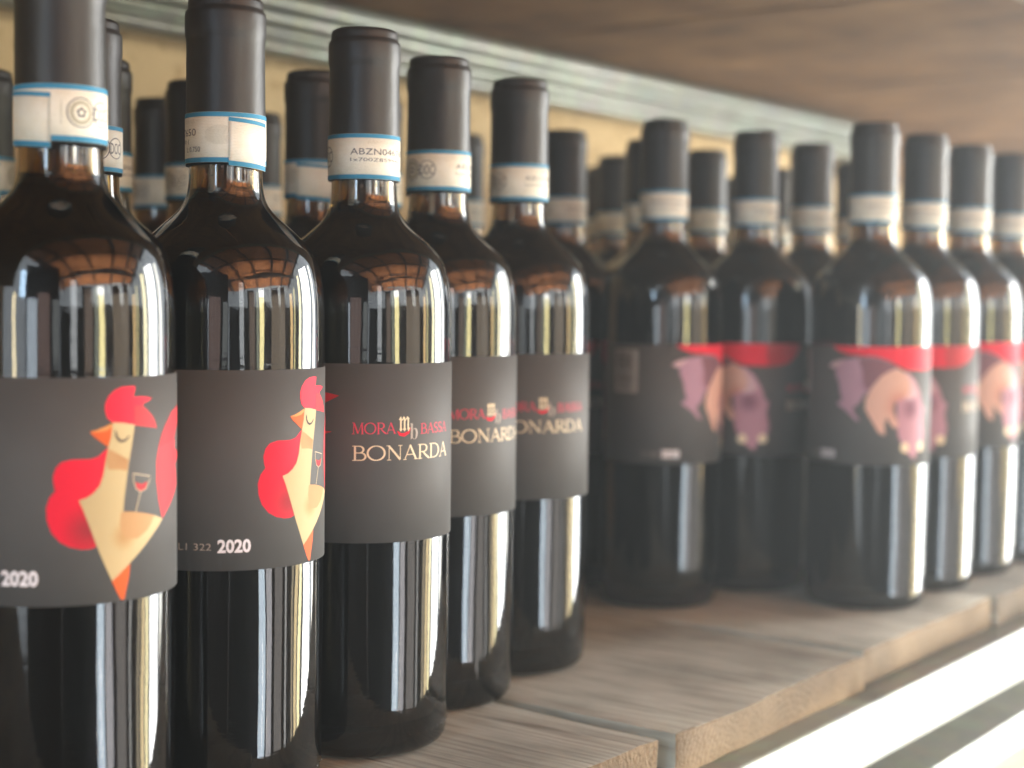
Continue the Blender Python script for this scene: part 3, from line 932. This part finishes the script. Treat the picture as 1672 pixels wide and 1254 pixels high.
# timber roof of the open shed, seen mirrored in the glass; its eave shades everything above the rail
EL = 4.6
ey, ez = -.0155 - EL * math.cos(SUN_E), -.0128 + EL * math.sin(SUN_E)
roof = tag(empty('roof', (0, ey, ez)), kind='structure')
slope = math.atan2(2.55 - ez, WALL_Y + .2 - ey)
roof.rotation_euler = (slope, 0, 0)
rl = math.hypot(2.55 - ez, WALL_Y + .2 - ey)
for k in range(20):
    bm_w = rl / 20
    o = box('roof_board', -3.0, 4.0, k * bm_w, (k + 1) * bm_w - .006, .0, .03, WOOD_ROOF, roof)
for k in range(6):
    xx = -2.5 + 1.25 * k
    box('rafter', xx - .04, xx + .04, .06, rl, -.13, -.002, RAFTER, roof)
for q in (.22, .50, .78):
    box('purlin', -3.0, 4.0, rl * q, rl * q + .10, -.25, -.132, RAFTER, roof)

# unseen dark boards and posts, added so the glass mirrors dark brown between strips
def standing(name, alpha, dist, width, z0, z1, mat, kind='structure'):
    a = rad(alpha)
    o = box(name, -width / 2, width / 2, 0, .08, z0, z1, mat)
    o.location = (C0.x + math.sin(a) * dist, C0.y - math.cos(a) * dist, 0)
    o.rotation_euler = (0, 0, a)
    return tag(o, kind=kind)
part_ = tag(empty('reflection_panel', (C0.x + math.sin(rad(-57)) * 2.6, C0.y - math.cos(rad(-57)) * 2.6, -1.0)), kind='structure')
part_.rotation_euler = (0, 0, rad(-57))
for k in range(9):
    box('board', -.72 + .16 * k, -.568 + .16 * k, 0, .03, 0, 2.25 - .02 * (k % 3), RAFTER, part_)
low = tag(empty('reflection_blocker', (C0.x + .2, C0.y - 2.95, -1.0)), kind='structure')  # unseen boards added to block the background in low reflections
for k in range(24):
    box('board', -2.6 + .25 * k, -2.356 + .25 * k, 0, .05, 0, 1.45 - .03 * (k % 3), RAFTER if k < 8 else BROWN, low)
for al, wd in ((-16, .34), (13, .40), (25, .30)):  # posts added for brown variation in the reflections
    standing('reflection_post', al, 2.75, wd, -1.0, 0.72, RAFTER if al < 0 else BROWN)

# ------------------------------------------------------------------ bottles
def make_bottle(kind):
    root = empty('wine_bottle')
    obj('bottle_glass', me_glass, None, root)
    obj('wine', me_wine, None, root)
    tag(obj('heel_dots', me_dots, None, root), kind='stuff')
    obj('capsule', me_caps, None, root)
    seal = obj('paper_seal', me_seal, None, root)
    obj('blue_band', me_bands, None, seal)
    obj('seal_print', me_sprint, None, seal)
    ov = obj('seal_overlap', me_over, None, root)
    obj('blue_band', me_obands, None, ov)
    lab = obj('front_label', me_label, None, root)
    for nm, me in ART[kind]:
        obj(nm, me, None, lab)
    return root

def copy_tree(o, parent=None):
    c = o.copy()
    COL.objects.link(c)
    c.parent = parent
    for ch in o.children:
        copy_tree(ch, c)
    return c

PROTO = {}
def place(kind, xy, off, seal_off, label, group, tilt=(0, 0)):
    """off: artwork angle turned to the camera; seal_off likewise for the neck seal"""
    if kind not in PROTO:
        PROTO[kind] = o = make_bottle(kind)
    else:
        o = copy_tree(PROTO[kind])
    beta = math.degrees(math.atan2(CAM.y - xy[1], CAM.x - xy[0]))
    o.location = (xy[0], xy[1], .0003)
    o.rotation_euler = (rad(tilt[0]), rad(tilt[1]), 0)
    dz_seal = random.uniform(-.0006, .0006)
    for ch in o.children:
        nm = ch.name.split('.')[0]
        if nm == 'front_label':
            ch.rotation_euler = (0, 0, rad(beta - off))
            ch.location.z = random.uniform(-.0007, .0007)
        elif nm in ('paper_seal', 'seal_overlap'):
            ch.rotation_euler = (0, 0, rad(beta - seal_off))
            ch.location.z = dz_seal
    tag(o, label, 'bottle', group)
    return o

GF, GP, GB = 'wine bottles in the front row', 'pig label bottles further along the shelf', 'wine bottles standing behind the front row'
R, P = 'rooster', 'pig'
FRONT = [
    (R, (.3225, .0921), 0, -79, 'wine bottle at far left, nearest, whole rooster on its charcoal label'),
    (R, (.4030, .0998), -25.4, -164, 'wine bottle second from left, rooster half turned away and white 2020 showing'),
    (R, (.4834, .1027), 110.7, 54, 'sharp wine bottle whose label shows the complete wine name in cream letters'),
    (R, (.5587, .1246), 96, 0, 'wine bottle fourth in the front row, lettering cut off by the sharp bottle before it'),
    (R, (.6370, .1360), 116.5, 20, 'slightly blurred wine bottle fifth in the row, last before the gap in the row'),
]
PIGS = [
    (P, (.8270, .1650), -49, 60, 'blurred bottle first after the gap, barcode and pig haunch on its label'),
    (P, (.9125, .1470), 44, 40, 'blurred bottle with the pig head facing out, second after the gap'),
    (P, (1.0020, .1503), 60, 60, 'blurred bottle whose neck shows between the pig head bottle and the nearest front pig bottle'),
    (P, (.9090, .0622), 0, 50, 'blurred bottle closest to the shelf edge at right, whole pig under a red arc'),
    (P, (.9878, .0611), 34, 70, 'blurred bottle at right edge row, just behind the whole pig bottle'),
    (P, (1.0670, .0601), -16, 55, 'blurred bottle third in the right edge row, second from the picture edge'),
    (P, (1.1445, .0575), 10, 65, 'blurred bottle last at the right picture edge, partly cut off'),
]
REAR = [
    (R, (.4624, .3426), 30, -120, 'shaded bottle neck at the left picture edge behind the nearest bottle'),
    (R, (.4017, .1827), 30, -75, 'dark bottle directly behind the nearest bottle, its neck just showing on the right'),
    (R, (.4735, .2648), 30, 35, 'dark bottle neck further back, a thin sliver right of the nearest bottle neck'),
    (R, (.5880, .3570), 40, 20, 'lower dark bottle neck by the wall, leftmost between the two nearest necks'),
    (R, (.5496, .2841), 30, 10, 'dark bottle neck just left of the second bottle neck, overlapping a farther one'),
    (R, (.6650, .3580), 60, -5, 'dark bottle neck touching the right side of the second bottle neck'),
    (R, (.5598, .2064), 30, -125, 'wide dark bottle neck with slanted paper seal left of the sharp bottle neck'),
    (R, (.6337, .2330), 50, 40, 'bottle almost hidden behind the sharp bottle, sliver of neck at its right side'),
    (R, (.8288, .3286), 50, 30, 'small dark bottle neck right of the fourth front bottle neck, near the wall'),
    (P, (.8431, .2525), 60, 30, 'blurred dark bottle neck right of the fifth bottle, before the gap'),
    (P, (1.0120, .3221), 60, 50, 'blurred dark bottle neck in the gap with a dim grey seal'),
    (P, (.9208, .2367), 60, 50, 'blurred dark bottle neck overlapped by the first pig bottle neck on its left'),
    (P, (1.0052, .2372), 60, 50, 'blurred dark bottle neck between the first and second pig bottle necks'),
    (P, (1.0878, .3850), 60, 50, 'farthest blurred bottle neck low in the gap, against the wall'),
    (P, (1.2405, .3368), 60, 50, 'low blurred bottle top peeking left of the second pig bottle neck'),
    (P, (1.1741, .2668), 60, 50, 'low blurred bottle top peeking left of the third pig bottle neck'),
    (P, (1.1555, .1882), 60, 50, 'blurred dark bottle neck peeking left of the right edge row'),
]
for a in FRONT: place(*a, GF)
for a in PIGS: place(*a, GP)
for a in REAR: place(*a, GB)

# added thin volume imitating the lens glare that veils the far bottles
hz = box('glare_haze', -4.4, 5.4, -7.3, .75, -2.1, 2.8, None)
hz.data.materials.clear()
hm = bpy.data.materials.new('lens_glare')
hm.use_nodes = True
ht = hm.node_tree
ht.nodes.clear()
ho = ht.nodes.new('ShaderNodeOutputMaterial')
hv = ht.nodes.new('ShaderNodeVolumePrincipled')
hv.inputs['Color'].default_value = (.90, .96, 1, 1)
hv.inputs['Density'].default_value = .088
hv.inputs['Anisotropy'].default_value = .72
ht.links.new(hv.outputs[0], ho.inputs['Volume'])
hz.data.materials.append(hm)
tag(hz, kind='stuff')
